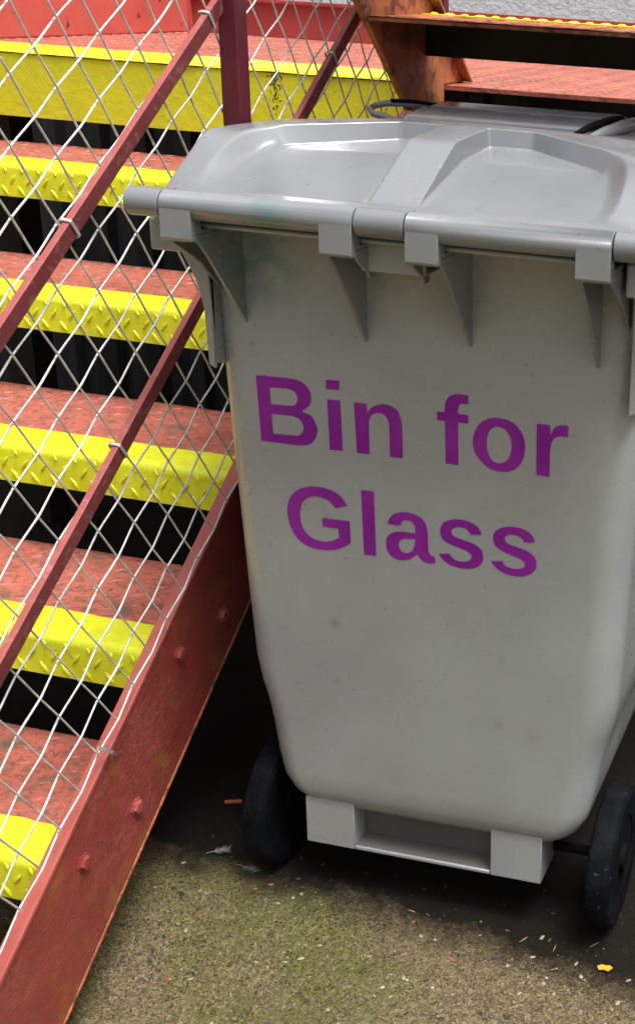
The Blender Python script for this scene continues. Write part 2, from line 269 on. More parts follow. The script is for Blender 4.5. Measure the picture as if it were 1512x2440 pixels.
GLYPHS=[('B',[[(-2141,7588),(-1743,7598),(-1702,7596),(-1660,7595),(-1619,7592),(-1583,7586),(-1549,7575),(-1519,7561),(-1492,7544),(-1469,7523),(-1449,7497),(-1432,7466),(-1420,7433),(-1414,7401),(-1412,7371),(-1416,7341),(-1425,7311),(-1440,7282),(-1462,7255),(-1491,7229),(-1522,7203),(-1552,7177),(-1520,7170),(-1487,7163),(-1456,7154),(-1429,7139),(-1407,7115),(-1388,7085),(-1372,7053),(-1361,7023),(-1353,6997),(-1350,6973),(-1350,6948),(-1354,6922),(-1362,6892),(-1375,6861),(-1391,6830),(-1408,6805),(-1426,6784),(-1446,6767),(-1468,6754),(-1493,6742),(-1520,6733),(-1551,6727),(-1582,6723),(-1613,6717),(-2119,6718)],[(-1965,7446),(-1736,7460),(-1711,7455),(-1686,7451),(-1662,7445),(-1642,7435),(-1626,7421),(-1613,7404),(-1604,7384),(-1598,7364),(-1598,7342),(-1601,7318),(-1608,7294),(-1616,7275),(-1628,7263),(-1643,7254),(-1659,7247),(-1674,7239),(-1961,7226)],[(-1959,7098),(-1681,7106),(-1657,7100),(-1631,7094),(-1607,7087),(-1587,7076),(-1570,7057),(-1555,7034),(-1544,7010),(-1537,6987),(-1535,6965),(-1537,6943),(-1543,6923),(-1551,6904),(-1564,6888),(-1579,6874),(-1597,6861),(-1614,6848),(-1954,6834)]]),('i',[[(-1212,7636),(-1033,7643),(-1035,7522),(-1209,7516)],[(-1204,7383),(-1030,7388),(-1021,6722),(-1193,6716)]]),('n',[[(-851,7386),(-685,7389),(-679,7268),(-662,7290),(-646,7314),(-628,7336),(-607,7355),(-581,7372),(-553,7386),(-522,7398),(-491,7405),(-459,7408),(-425,7408),(-392,7403),(-363,7395),(-336,7383),(-312,7368),(-290,7348),(-271,7325),(-257,7296),(-246,7261),(-238,7226),(-231,7194),(-228,7167),(-227,7142),(-227,7118),(-226,7094),(-225,6727),(-394,6726),(-394,7145),(-399,7166),(-403,7189),(-409,7210),(-417,7228),(-428,7244),(-441,7257),(-456,7268),(-473,7276),(-491,7282),(-511,7285),(-532,7286),(-552,7283),(-571,7278),(-591,7269),(-609,7257),(-625,7243),(-637,7224),(-646,7202),(-654,7178),(-662,7154),(-665,6724),(-832,6721)]]),('f',[[(226,7397),(323,7402),(324,7431),(326,7460),(328,7488),(332,7514),(339,7537),(347,7559),(358,7578),(370,7596),(385,7610),(402,7623),(421,7633),(440,7642),(461,7648),(484,7653),(508,7656),(531,7657),(554,7656),(578,7654),(602,7650),(625,7647),(625,7538),(606,7539),(587,7541),(568,7542),(551,7540),(537,7536),(525,7529),(515,7520),(507,7510),(502,7497),(499,7481),(497,7465),(495,7449),(495,7400),(625,7400),(625,7292),(495,7290),(496,6732),(332,6734),(327,7287),(229,7288)]]),('o',[[(684,7103),(692,7144),(705,7188),(721,7230),(740,7267),(760,7297),(784,7323),(810,7345),(837,7364),(865,7380),(894,7393),(926,7402),(961,7408),(1003,7411),(1050,7411),(1098,7406),(1141,7395),(1181,7376),(1218,7349),(1252,7319),(1280,7286),(1303,7252),(1320,7215),(1333,7175),(1341,7130),(1343,7079),(1341,7021),(1333,6964),(1320,6914),(1301,6870),(1277,6832),(1248,6798),(1218,6770),(1186,6750),(1152,6735),(1116,6725),(1079,6720),(1038,6717),(994,6718),(951,6724),(910,6736),(871,6756),(833,6782),(798,6811),(769,6841),(745,6869),(725,6899),(710,6929),(698,6961),(689,6995),(683,7030),(681,7066)],[(859,7097),(862,7129),(869,7161),(877,7190),(886,7215),(896,7235),(908,7252),(921,7266),(935,7277),(948,7286),(963,7292),(979,7296),(997,7297),(1018,7296),(1041,7293),(1065,7287),(1087,7275),(1107,7257),(1127,7234),(1144,7207),(1157,7178),(1166,7146),(1172,7110),(1174,7073),(1173,7038),(1169,7002),(1162,6966),(1152,6932),(1140,6904),(1123,6882),(1104,6864),(1083,6850),(1063,6839),(1046,6831),(1028,6827),(1011,6826),(994,6827),(975,6831),(957,6837),(939,6847),(923,6861),(908,6879),(895,6902),(883,6927),(874,6956),(866,6988),(861,7025),(859,7062)]]),('r',[[(1484,7400),(1648,7401),(1658,7270),(1667,7293),(1676,7317),(1686,7340),(1697,7359),(1710,7375),(1725,7388),(1741,7398),(1757,7406),(1772,7412),(1787,7415),(1803,7416),(1818,7417),(1832,7417),(1847,7416),(1862,7414),(1876,7413),(1875,7274),(1853,7275),(1830,7277),(1808,7277),(1787,7275),(1767,7271),(1748,7266),(1729,7258),(1713,7246),(1700,7230),(1688,7211),(1678,7189),(1670,7166),(1664,7141),(1661,7113),(1659,7085),(1656,7058),(1658,6733),(1490,6732)]]),('G',[[(-987,5974),(-1006,6003),(-1024,6033),(-1044,6061),(-1067,6087),(-1093,6109),(-1123,6128),(-1154,6145),(-1188,6159),(-1226,6169),(-1266,6177),(-1307,6182),(-1349,6184),(-1393,6184),(-1439,6181),(-1483,6175),(-1525,6165),(-1564,6153),(-1601,6138),(-1635,6120),(-1667,6099),(-1696,6076),(-1723,6050),(-1747,6021),(-1768,5989),(-1785,5953),(-1799,5912),(-1810,5869),(-1817,5828),(-1820,5789),(-1819,5751),(-1816,5712),(-1810,5674),(-1803,5636),(-1794,5598),(-1782,5560),(-1767,5524),(-1749,5490),(-1728,5458),(-1704,5427),(-1678,5400),(-1650,5377),(-1620,5357),(-1588,5341),(-1554,5327),(-1518,5316),(-1481,5308),(-1442,5303),(-1402,5301),(-1361,5301),(-1318,5303),(-1276,5308),(-1236,5315),(-1199,5324),(-1164,5335),(-1129,5349),(-1095,5365),(-1061,5385),(-1027,5408),(-993,5433),(-959,5457),(-963,5764),(-1341,5757),(-1339,5635),(-1125,5637),(-1115,5509),(-1144,5493),(-1173,5475),(-1202,5459),(-1231,5447),(-1259,5438),(-1287,5432),(-1316,5428),(-1346,5427),(-1377,5427),(-1410,5430),(-1442,5435),(-1472,5444),(-1499,5457),(-1525,5473),(-1549,5492),(-1570,5514),(-1589,5538),(-1604,5564),(-1618,5592),(-1628,5623),(-1636,5656),(-1641,5691),(-1644,5728),(-1644,5763),(-1642,5797),(-1637,5832),(-1630,5865),(-1621,5895),(-1610,5920),(-1598,5942),(-1583,5961),(-1566,5979),(-1547,5996),(-1525,6012),(-1501,6026),(-1475,6036),(-1447,6043),(-1417,6048),(-1386,6049),(-1356,6047),(-1324,6041),(-1292,6033),(-1260,6021),(-1232,6007),(-1209,5988),(-1188,5966),(-1168,5942),(-1148,5919)]]),('l',[[(-793,6223),(-624,6229),(-615,5326),(-781,5323)]]),('a',[[(-450,5808),(-444,5826),(-439,5844),(-433,5862),(-424,5879),(-412,5898),(-397,5918),(-380,5936),(-361,5952),(-337,5965),(-311,5976),(-283,5985),(-256,5992),(-229,5997),(-203,5999),(-177,5999),(-151,5997),(-123,5994),(-94,5989),(-67,5981),(-41,5972),(-19,5962),(2,5950),(21,5935),(37,5917),(51,5892),(63,5864),(73,5833),(81,5802),(85,5772),(87,5740),(88,5708),(89,5676),(88,5643),(88,5610),(88,5577),(90,5548),(92,5522),(96,5499),(101,5479),(111,5461),(125,5448),(143,5438),(163,5429),(181,5420),(183,5343),(158,5339),(133,5334),(108,5331),(84,5330),(61,5334),(39,5340),(17,5348),(-2,5360),(-17,5376),(-31,5395),(-43,5416),(-56,5436),(-74,5420),(-93,5403),(-110,5387),(-125,5374),(-134,5365),(-138,5360),(-144,5355),(-157,5349),(-179,5340),(-208,5330),(-239,5321),(-269,5317),(-298,5317),(-327,5320),(-355,5328),(-381,5339),(-404,5355),(-426,5376),(-445,5399),(-460,5425),(-470,5453),(-476,5485),(-478,5516),(-478,5545),(-475,5570),(-469,5592),(-460,5613),(-448,5633),(-434,5651),(-416,5668),(-396,5683),(-373,5695),(-345,5705),(-314,5711),(-281,5716),(-249,5722),(-76,5722),(-77,5747),(-77,5772),(-79,5795),(-83,5817),(-91,5836),(-102,5854),(-115,5869),(-128,5880),(-144,5887),(-162,5891),(-180,5892),(-196,5890),(-212,5888),(-227,5883),(-240,5876),(-252,5866),(-261,5852),(-268,5835),(-275,5816),(-282,5798)],[(-81,5641),(-226,5631),(-241,5623),(-256,5616),(-270,5608),(-282,5597),(-291,5582),(-299,5564),(-303,5544),(-305,5525),(-302,5506),(-297,5485),(-289,5467),(-279,5452),(-266,5441),(-251,5434),(-235,5430),(-217,5428),(-199,5430),(-178,5436),(-159,5443),(-143,5453),(-132,5463),(-124,5476),(-117,5490),(-110,5505),(-103,5522),(-96,5539),(-89,5557),(-82,5574)]]),('s',[[(798,5831),(791,5852),(784,5874),(775,5895),(762,5914),(744,5932),(722,5949),(697,5964),(672,5976),(647,5986),(621,5993),(593,5998),(564,6001),(532,6002),(498,6001),(464,5998),(432,5992),(402,5984),(372,5972),(346,5959),(323,5945),(303,5929),(287,5912),(274,5894),(264,5873),(257,5851),(253,5826),(253,5801),(255,5777),(259,5754),(266,5732),(276,5711),(290,5693),(308,5678),(330,5665),(355,5653),(381,5643),(410,5633),(441,5625),(472,5618),(503,5610),(532,5602),(561,5594),(588,5585),(612,5575),(631,5562),(648,5548),(661,5534),(669,5519),(670,5505),(666,5490),(659,5475),(648,5462),(634,5451),(616,5441),(596,5432),(575,5426),(552,5422),(526,5420),(500,5421),(478,5424),(458,5429),(440,5436),(424,5445),(411,5455),(399,5466),(391,5480),(383,5494),(374,5507),(234,5486),(243,5470),(252,5454),(262,5438),(276,5422),(294,5405),(317,5388),(341,5371),(367,5358),(395,5347),(426,5338),(457,5332),(489,5327),(522,5325),(557,5325),(591,5328),(624,5332),(656,5340),(689,5349),(719,5362),(745,5377),(767,5395),(786,5417),(801,5440),(812,5464),(818,5490),(821,5517),(820,5543),(817,5567),(813,5588),(805,5606),(795,5622),(781,5638),(762,5654),(739,5669),(712,5682),(684,5694),(653,5703),(619,5711),(585,5717),(551,5725),(518,5734),(484,5743),(454,5753),(430,5765),(415,5778),(406,5794),(402,5809),(400,5824),(403,5836),(409,5848),(419,5859),(431,5869),(446,5877),(464,5885),(484,5892),(504,5895),(525,5897),(547,5896),(569,5893),(588,5889),(603,5882),(616,5872),(627,5862),(636,5852),(644,5842),(650,5833),(655,5823),(660,5813)]]),('s',[[(1497,5830),(1489,5850),(1481,5870),(1471,5890),(1458,5909),(1441,5928),(1421,5946),(1399,5962),(1374,5976),(1347,5986),(1318,5993),(1287,5998),(1256,6001),(1223,6001),(1190,5999),(1157,5995),(1126,5989),(1096,5981),(1068,5971),(1042,5959),(1019,5945),(1000,5930),(983,5913),(970,5894),(960,5874),(953,5851),(949,5826),(948,5801),(951,5778),(956,5755),(965,5734),(976,5713),(991,5695),(1009,5680),(1031,5667),(1055,5656),(1081,5645),(1109,5634),(1140,5625),(1171,5615),(1201,5606),(1230,5598),(1259,5590),(1286,5581),(1309,5571),(1329,5559),(1346,5545),(1359,5531),(1367,5517),(1370,5503),(1367,5488),(1359,5475),(1349,5463),(1335,5452),(1317,5443),(1297,5435),(1275,5430),(1252,5426),(1227,5425),(1202,5426),(1179,5428),(1159,5431),(1139,5436),(1122,5442),(1107,5451),(1096,5464),(1088,5479),(1081,5495),(1073,5510),(924,5488),(936,5470),(947,5452),(960,5435),(975,5418),(993,5403),(1013,5387),(1035,5373),(1060,5361),(1087,5350),(1117,5341),(1149,5333),(1181,5328),(1213,5325),(1247,5323),(1280,5324),(1313,5329),(1345,5337),(1376,5349),(1405,5363),(1432,5379),(1456,5397),(1477,5417),(1495,5438),(1508,5462),(1515,5488),(1517,5517),(1515,5545),(1512,5570),(1507,5591),(1500,5609),(1489,5625),(1475,5641),(1456,5658),(1433,5674),(1407,5689),(1379,5702),(1348,5712),(1314,5720),(1280,5726),(1247,5733),(1216,5741),(1185,5748),(1156,5757),(1134,5767),(1118,5780),(1106,5795),(1100,5810),(1097,5825),(1101,5838),(1109,5852),(1120,5864),(1133,5874),(1146,5881),(1162,5887),(1180,5890),(1198,5892),(1218,5892),(1241,5891),(1262,5888),(1281,5883),(1296,5876),(1309,5866),(1320,5856),(1329,5846),(1337,5837),(1343,5828),(1348,5819),(1353,5810)]])]

# ================================================================== SETTING
def sm01(t): t = max(0., min(1., t)); return t*t*(3-2*t)
g = MB(); NX, NY = 90, 90
def gh(x, y): return GZ-.062*sm01((y+.85)/.5)*sm01((x+1.15)/.5)*sm01((.10-y)/.17)*sm01((.05-x)/.25)+sm01((1.15-abs(x))/.2)*sm01((y+.85)/.2)*sm01((1.45-y)/.2)*(.0025*noise.noise(Vector((x*4, y*4, 0)))+.0012*noise.noise(Vector((x*15, y*15, 3))))
xs = [-1.2+2.4*i/NX for i in range(NX+1)]; ys = [-.9+2.4*j/NY for j in range(NY+1)]
g.add([(x, y, gh(x, y)) for y in ys for x in xs], [(j*(NX+1)+i, j*(NX+1)+i+1, (j+1)*(NX+1)+i+1, (j+1)*(NX+1)+i) for j in range(NY) for i in range(NX)])
BX = 1.2; BY0, BY1 = -.9, 1.5; FR = 60; zz = GZ
g.add([(-FR, -FR, zz), (FR, -FR, zz), (FR, FR, zz), (-FR, FR, zz), (-BX, BY0, zz), (BX, BY0, zz), (BX, BY1, zz), (-BX, BY1, zz)], [(0, 1, 5, 4), (1, 2, 6, 5), (2, 3, 7, 6), (3, 0, 4, 7)])
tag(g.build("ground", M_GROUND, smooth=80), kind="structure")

SX, SY, PSI = -0.39827, 1.04783, -0.01962                    # frame of the stairs: x along the treads, y away, z up
RISE, GO, SZ = 0.17373, 0.23907, 1.0422
XIN, XOUT = 0.035, 0.0512                                     # right stringer plate
SLOPE = RISE/GO
LZ = 1.050                                                    # landing level
XL = -1.06                                                    # left edge of the flight
def sw(x, y, z):
    c, s = math.cos(PSI), math.sin(PSI)
    return (SX+c*x-s*y, SY+s*x+c*y, z)

# ================================================================== STAIRCASE
st = empty("steel_staircase", sw(0, -1.3, GZ), PSI)
tag(st, "open steel staircase with coral checker plate treads and bright yellow step edges", "staircase")
def base(o_y=-1.3): return (0, -o_y, -GZ)
OFF = (0, 1.3, -GZ)                                           # children are written in the stair frame, empty sits at the foot
def sline(y, off): return SZ+SLOPE*y+off
# right stringer
ytop = -.02
GL = GZ-.060
yb_ = (GL-SZ+.199)/SLOPE; yt_ = (GL-SZ-.020)/SLOPE
mb = MB(); mb.prism([(yt_, GL+.001), (yb_, GL+.001), (ytop, sline(ytop, -.199)), (ytop, sline(ytop, .014))], 0, XIN, XOUT)
stringer = mb.build("stringer", M_RED, st, bevel=.0012, loc=OFF)
# top edge strip, lighter coral than the plate face
mb = MB(); mb.prism([(yt_-.004, GL+.002), (yt_+.009, GL+.002), (ytop, sline(ytop, .0142)), (ytop, sline(ytop, .0205))], 0, XIN-.003, XOUT+.002)
mb.build("top_edge", M_EDGE, stringer, bevel=.0015)
mb = MB(); mb.prism([(yb_-.004, GL+.001), (yb_+.004, GL+.001), (ytop, sline(ytop, -.2042)), (ytop, sline(ytop, -.1972))], 0, XIN-.002, XOUT+.0012)
mb.build("bottom_edge", M_RUST, stringer, bevel=.001)
for y, z, tone in ((-.9149, .3293, 0), (-1.0386, .1609, 1), (-1.1535, .1538, 0), (-.7995, .3346, 1), (-.68, .50, 0)):
    bmb = MB(); r = .0100
    K = 6; vs = []; prof = [(1.35, -.002), (1.35, .0012), (1.02, .0014), (1.0, .0050), (.82, .0066), (0.02, .0070)]
    for (sc, h) in prof: vs += [(XOUT+h, y+r*sc*math.cos(2*math.pi*k/K), z+r*sc*math.sin(2*math.pi*k/K)) for k in range(K)]
    bmb.add(vs, [(i*K+k, i*K+(k+1) % K, (i+1)*K+(k+1) % K, (i+1)*K+k) for i in range(len(prof)-1) for k in range(K)]+[tuple(range((len(prof)-1)*K, len(prof)*K))])
    bo = bmb.build("bolt", M_RED if tone == 0 else M_RAILT, stringer, smooth=40)
mb = MB(); mb.prism([(yt_, GL+.001), (yb_, GL+.001), (ytop, sline(ytop, -.199)), (ytop, sline(ytop, .02))], 0, XL-.018, XL-.002)
mb.build("stringer", M_RED, st, bevel=.0012, loc=OFF)
# steps
def nosing_profile(y0, z0, back, drop, rad=.013, t=.004):
    pts = [(y0+back, z0)]
    for k in range(7):
        a = math.pi/2*k/6
        pts.append((y0+rad-rad*math.sin(a), z0-rad+rad*math.cos(a)))
    pts.append((y0, z0-drop))
    inner = [(y0+t, z0-drop)]+[(y0+t+rad*.7*(1-math.sin(math.pi/2*(6-k)/6)), z0-t-rad*.7*(1-math.cos(math.pi/2*(6-k)/6))) for k in range(7)]+[(y0+back, z0-t)]
    return pts, inner
XT0, XT1 = XL, XIN-.0005
for i in range(1, 7):
    y0 = -i*GO; z0 = SZ-i*RISE
    rnd = random.Random(i)
    # deck plate, gently wavy
    mb = MB(); nx = 70; yA = y0+.0735; yB = y0+GO+.026; vs = []; rows = 8
    for j in range(rows+1):
        for k in range(nx+1):
            x = XT0+(XT1-XT0)*k/nx; y = yA+(yB-yA)*j/rows
            vs.append((x, y, z0+.0012*noise.noise(Vector((x*7, y*7, i*5)))))
    mb.add(vs, [(j*(nx+1)+k, j*(nx+1)+k+1, (j+1)*(nx+1)+k+1, (j+1)*(nx+1)+k) for j in range(rows) for k in range(nx)])
    mb.box(XT0, XT1, yA, yB, z0-.006, z0-.0015)
    for r_ in range(6):
        for k in range(30):
            x = XT1-.012-k*.036-(.018 if r_ % 2 else 0); y = yA+.012+r_*.033
            if x < XT0+.02 or y > yB-.01: continue
            s_ = 1 if (r_+k) % 2 else -1
            mb.lozenge((x, y, z0+.0004), (0, 0, 1), (1, s_*.75, 0), .021, .0068, .0016)
    deck = mb.build("tread", M_COR, st, smooth=50, loc=OFF)
    mb = MB(); P, I = nosing_profile(y0, z0+.0012, .0735, .0625)
    nseg = 60; ring = P+I; K = len(ring); vs = []
    for k in range(nseg+1):
        x = XT0+(XT1-XT0)*k/nseg
        for q, (y, z) in enumerate(ring):
            wv = .0011*noise.noise(Vector((x*9, z*20, i)))
            yy = y
            if q == 0 or q == K-1: yy = y+.0028*noise.noise(Vector((x*26, i*7.1, 0)))+.002*noise.noise(Vector((x*70, i*3.1, 0)))
            vs.append((x, yy+(wv if q > 6 else 0), z+(wv if q < 3 else 0)))
    mb.add(vs, [(a*K+q, a*K+(q+1) % K, (a+1)*K+(q+1) % K, (a+1)*K+q) for a in range(nseg) for q in range(K)]+[tuple(range(K)), tuple(range(nseg*K+K-1, nseg*K-1, -1))])
    for k in range(31):                                         # raised bars of the checker plate
        x = XT1-.014-k*.0345
        if x < XT0+.02: break
        j_ = lambda a: rnd.uniform(-a, a)
        mb.lozenge((x+j_(.001), y0-.0002, z0-.030+j_(.001)), (0, -1, 0), (.75, 0, 1), .0235, .0066, .0026)
        mb.lozenge((x-.0172, y0-.0002, z0-.050), (0, -1, 0), (-.75, 0, 1), .0235, .0066, .0026)
        mb.lozenge((x-.0172, y0+.0028, z0-.0085), (0, -.72, .7), (-.8, .6, .62), .0235, .0066, .0020)
        mb.lozenge((x, y0+.029, z0+.0013), (0, 0, 1), (.8, .75, 0), .020, .006, .0006)
        mb.lozenge((x-.0172, y0+.051, z0+.0013), (0, 0, 1), (-.8, .75, 0), .020, .006, .0006)
    mb.build("nosing", M_YEL, deck, smooth=45)

# ================================================================== LANDING
XR = 1.5; LB = 1.04
la = empty("landing_platform", sw(-.5, .5, GZ), PSI); LO = (.5, -.5, -GZ)
tag(la, "coral steel landing at the top of the stairs with deep yellow front fascia", "landing")
mb = MB(); mb.box(XL-.02, .07, .198, LB, LZ-.008, LZ); mb.box(.0705, XR, -.045, LB, LZ-.0085, LZ-.0005)
rl = random.Random(3)
for a in range(80):
    for b_ in range(26):
        x = XR-.03-a*.032; y = -.02+b_*.04+(.02 if a % 2 else 0)
        if x < .075 and (y < .22 or x < XL): continue
        if y > LB-.02: continue
        mb.lozenge((x, y, LZ-.0001), (0, 0, 1), (1, .7 if a % 2 else -.7, 0), .021, .0068, .0014)
mb.build("deck_plate", M_COR, la, smooth=45, loc=LO)
# yellow fascia: front channel and the painted strip on top, lip slightly lifted
mb = MB(); nseg = 70; vs = []
P = [(.200, LZ+.0010), (.12, LZ+.001), (.045, LZ+.0015), (.012, LZ+.002), (.003, LZ+.0005), (.001, LZ-.004)]
for k in range(nseg+1):
    x = XL-.02+(.07-XL+.02)*k/nseg
    for q, (y, z) in enumerate(P):
        vs.append((x, y+(.006*noise.noise(Vector((x*14, 3, 0)))+.004*noise.noise(Vector((x*50, 3, 0))) if q == 0 else .0025*noise.noise(Vector((x*22, q*.3, 1)))), z+.0016*noise.noise(Vector((x*17, y*9, 2)))))
K = len(P); mb.add(vs, [(a*K+q, a*K+q+1, (a+1)*K+q+1, (a+1)*K+q) for a in range(nseg) for q in range(K-1)])
mb.build("edge_strip", M_YEL, la, smooth=60, loc=LO)
mb = MB(); mb.prism([(.004, LZ-.0062), (.004, .9216), (.055, .9216), (.055, .928), (.011, .928), (.011, LZ-.0085), (.012, LZ-.0085)], 0, XL-.02, .07)
mb.build("fascia", M_YELF, la, bevel=.002, loc=LO)
# weld blisters and a scorched patch on the fascia
mb = MB(); n_ = 240; vs = []
for k in range(n_+1):
    x = -.80+.86*k/n_; wd = max(.0001, .0030*noise.noise(Vector((x*31, 2, 0)))+.0018*noise.noise(Vector((x*90, 2, 0)))+.0004)
    zc_ = LZ-.0060+.0008*noise.noise(Vector((x*40, 8, 0)))
    vs += [(x, .0032, zc_+wd), (x, .0022, zc_), (x, .0032, zc_-wd)]
mb.add(vs, [(3*a+q, 3*a+q+1, 3*a+q+4, 3*a+q+3) for a in range(n_) for q in (0, 1)])
mb.build("rust_seam", M_RUST, la, smooth=60, loc=LO)
mb = MB(); vs = []; fs = []
for a_ in range(22):
    for c_ in range(30):
        x = -.262+(a_-11)*.0016; z = 1.040-c_*.0026
        if noise.noise(Vector((x*260, z*200, 4)))*.9+.27-abs(a_-11)*.055-c_*.018 > 0:
            j = rl.uniform(-.0004, .0004); q = len(vs); vs += [(x-.0009+j, .0036, z-.0014), (x+.0009, .0036, z-.0014+j), (x+.0009+j, .0036, z+.0014), (x-.0009, .0036, z+.0014)]; fs.append((q, q+1, q+2, q+3))
mb.add(vs, fs); so = mb.build("scorch_mark", M_GRIMEY, la, loc=LO); so["kind"] = "stuff"
# kick plates round the landing
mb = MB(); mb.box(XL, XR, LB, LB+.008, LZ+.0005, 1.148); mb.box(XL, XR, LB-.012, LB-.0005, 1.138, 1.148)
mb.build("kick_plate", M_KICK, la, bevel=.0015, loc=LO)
# dark framing below the landing
for x in (-.95, -.35, .25, .85, 1.35):
    mb = MB(); mb.box(x-.03, x+.03, .07, LB, .93, LZ-.0095); mb.build("joist", M_BLACKST, la, loc=LO)
for x in (-1.0, 1.35):
    mb = MB(); mb.box(x, x+.07, .1, .17, GZ, .9295); mb.build("column", M_BLACKST, la, loc=LO)
# tall coral side panel on the left of the landing
sp = empty("side_panel", sw(XL, .7, LZ), PSI)
tag(sp, "tall coral painted steel panel standing along the left side of the landing", "panel")
mb = MB(); mb.box(-.012, 0, -.75, .325, .001, .75); mb.build("sheet", M_CORF, sp, bevel=.003)
for (a_, c_) in ((.3255, .345), (-.77, -.7505)):
    mb = MB(); mb.box(-.035, .004, a_, c_, .001, .75); mb.build("edge_angle", M_CORF, sp, bevel=.002)

# ================================================================== WALLS
wl = MB(); wl.box(-9, 9, 0, .3, 0, 7)
o = wl.build("white_wall", M_WHITE, loc=sw(0, 2.6, GZ)); o.rotation_euler.z = PSI
tag(o, "white painted brick wall rising behind the landing at the top of the photo", "wall")
cl = MB()
prof = []; x = -2.4
while x < 2.4:
    prof += [(x, 0), (x+.07, 0), (x+.085, -.025), (x+.125, -.025), (x+.14, 0)]; x += .14
ptsf = prof; n_ = len(ptsf)
cl.add([(a, b_, 0) for a, b_ in ptsf]+[(a, b_, 1.0) for a, b_ in ptsf]+[(a, .02, 0) for a, b_ in ptsf]+[(a, .02, 1.0) for a, b_ in ptsf],
       [(i, i+1, n_+i+1, n_+i) for i in range(n_-1)]+[(2*n_+i+1, 2*n_+i, 3*n_+i, 3*n_+i+1) for i in range(n_-1)]+[(n_+i, n_+i+1, 3*n_+i+1, 3*n_+i) for i in range(n_-1)])
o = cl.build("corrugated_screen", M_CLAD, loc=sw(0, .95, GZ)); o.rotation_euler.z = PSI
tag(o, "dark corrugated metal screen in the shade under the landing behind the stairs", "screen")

# ================================================================== BALUSTRADE
ba = empty("mesh_balustrade", sw(.03, -.66, GZ), PSI); BO = (-.03, .66, -GZ)
tag(ba, "red stair balustrade filled with woven diamond wire mesh beside the grey bin", "balustrade")
def bar(y0, z0, y1, z1, hgt, x0, x1):
    d = Vector((y1-y0, z1-z0)).normalized(); nn = Vector((d.y, -d.x))*hgt
    return [(y0, z0), (y1, z1), (y1+nn.x, z1+nn.y), (y0+nn.x, z0+nn.y)]
def rail(y0, z0, y1, z1, h=.0190):
    mb = MB(); mb.prism(bar(y0, z0, y1, z1, h, 0, 0), 0, .0625, .0690); ro = mb.build("rail", M_RAIL, ba, bevel=.0008, loc=BO)
    d = Vector((y1-y0, z1-z0)).normalized(); nn = Vector((d.y, -d.x))
    a_ = nn*-.0022; c_ = nn*-.0003
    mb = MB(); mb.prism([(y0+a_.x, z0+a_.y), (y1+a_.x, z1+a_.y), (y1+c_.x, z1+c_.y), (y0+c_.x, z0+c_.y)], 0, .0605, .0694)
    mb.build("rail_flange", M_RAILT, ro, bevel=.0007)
def r1(y): return 1.192+.701*(y+.7536)
def r2(y): return 1.1834+.72*(y+.3315)
rail(-1.62, r1(-1.62), -.744, r1(-.744), .0185)
rail(-1.62, r2(-1.62), -.02, r2(-.02))
mb = MB(); mb.box(.0600, .0880, -.7434, -.7154, sline(-.73, -.10), 1.75)
mb.build("post", M_POST, ba, bevel=.003, loc=BO)
mb = MB(); mb.box(.0600, .0880, -.02, .007, .95, 1.75); mb.build("post", M_POST, ba, bevel=.003, loc=BO)
# woven wire: 50 mm diamonds, wires of one family crimped over the other
AV = Vector((.0415, .0274)); BV = Vector((.03136, -.0449)); O0 = Vector((-1.0316, .8668)); XM = .0572
mesh = MB(); WR = .00132
def lower(y): return sline(y, .026)
def clip(p): return -1.60 < p.x < -.02 and p.y > GL+.01 and p.y < 1.62
for fam, (d, e, amp) in enumerate(((AV, BV, .0030), (BV, AV, -.0012))):
    for r_ in range(-30, 45):
        run = []
        rj = random.Random(r_*7+fam)
        for k in range(-45*3, 45*3):
            t = k/3.0; p = O0+e*r_+d*t
            ph = (round(t)+r_) % 2; frac = abs(t-round(t))
            x = XM+(amp if ph else -amp)*(1 if frac < .1 else .35)
            nrm = Vector((-d.y, d.x)).normalized()
            off = (.0016 if fam == 0 else .0003)*(1 if ph else -1)*(1 if frac < .1 else .3)+.0006*noise.noise(Vector((t*.3, r_*1.7, fam)))
            q = p+nrm*off
            if clip(q) and (r_ <= 8 if fam == 0 else t < 8.05): run.append((x, q.x, q.y))
            else:
                if len(run) > 2: mesh.tube(run, WR, 6, up=(1, 0, 0))
                run = []
        if len(run) > 2: mesh.tube(run, WR, 6, up=(1, 0, 0))
mesh.build("wire_mesh", M_WIRE, ba, smooth=60, loc=BO)
def tie(y, z, zs=.030):                                       # flat strap round a rail
    mb = MB(); d = Vector((1, .71)).normalized(); nn = Vector((d.y, -d.x))
    pts = []
    for (x, h) in ((.0555, .021), (.0555, -.003), (.0610, -.0045), (.0700, -.003), (.0703, .0205), (.064, .0225)):
        pts.append((x, y+nn.x*h, z+nn.y*h))
    for a in range(len(pts)-1):
        p, q = Vector(pts[a]), Vector(pts[a+1]); wv = Vector((0, d.x, d.y))*.0022; th = Vector((.0008, 0, 0)) if abs(p.x-q.x) < .002 else Vector((0, nn.x, nn.y))*.0008
        mb.add([p-wv-th, p+wv-th, q+wv-th, q-wv-th, p-wv+th, p+wv+th, q+wv+th, q-wv+th], [(0,1,2,3),(4,7,6,5),(0,4,5,1),(1,5,6,2),(2,6,7,3),(3,7,4,0)])
    mb.build("wire_tie", M_TIE, ba, bevel=.0004, loc=BO)
for q_ in (-1.087, -.778): tie(q_, r1(q_))
for q_ in (-1.034, -.428): tie(q_, r2(q_))
mb = MB(); 
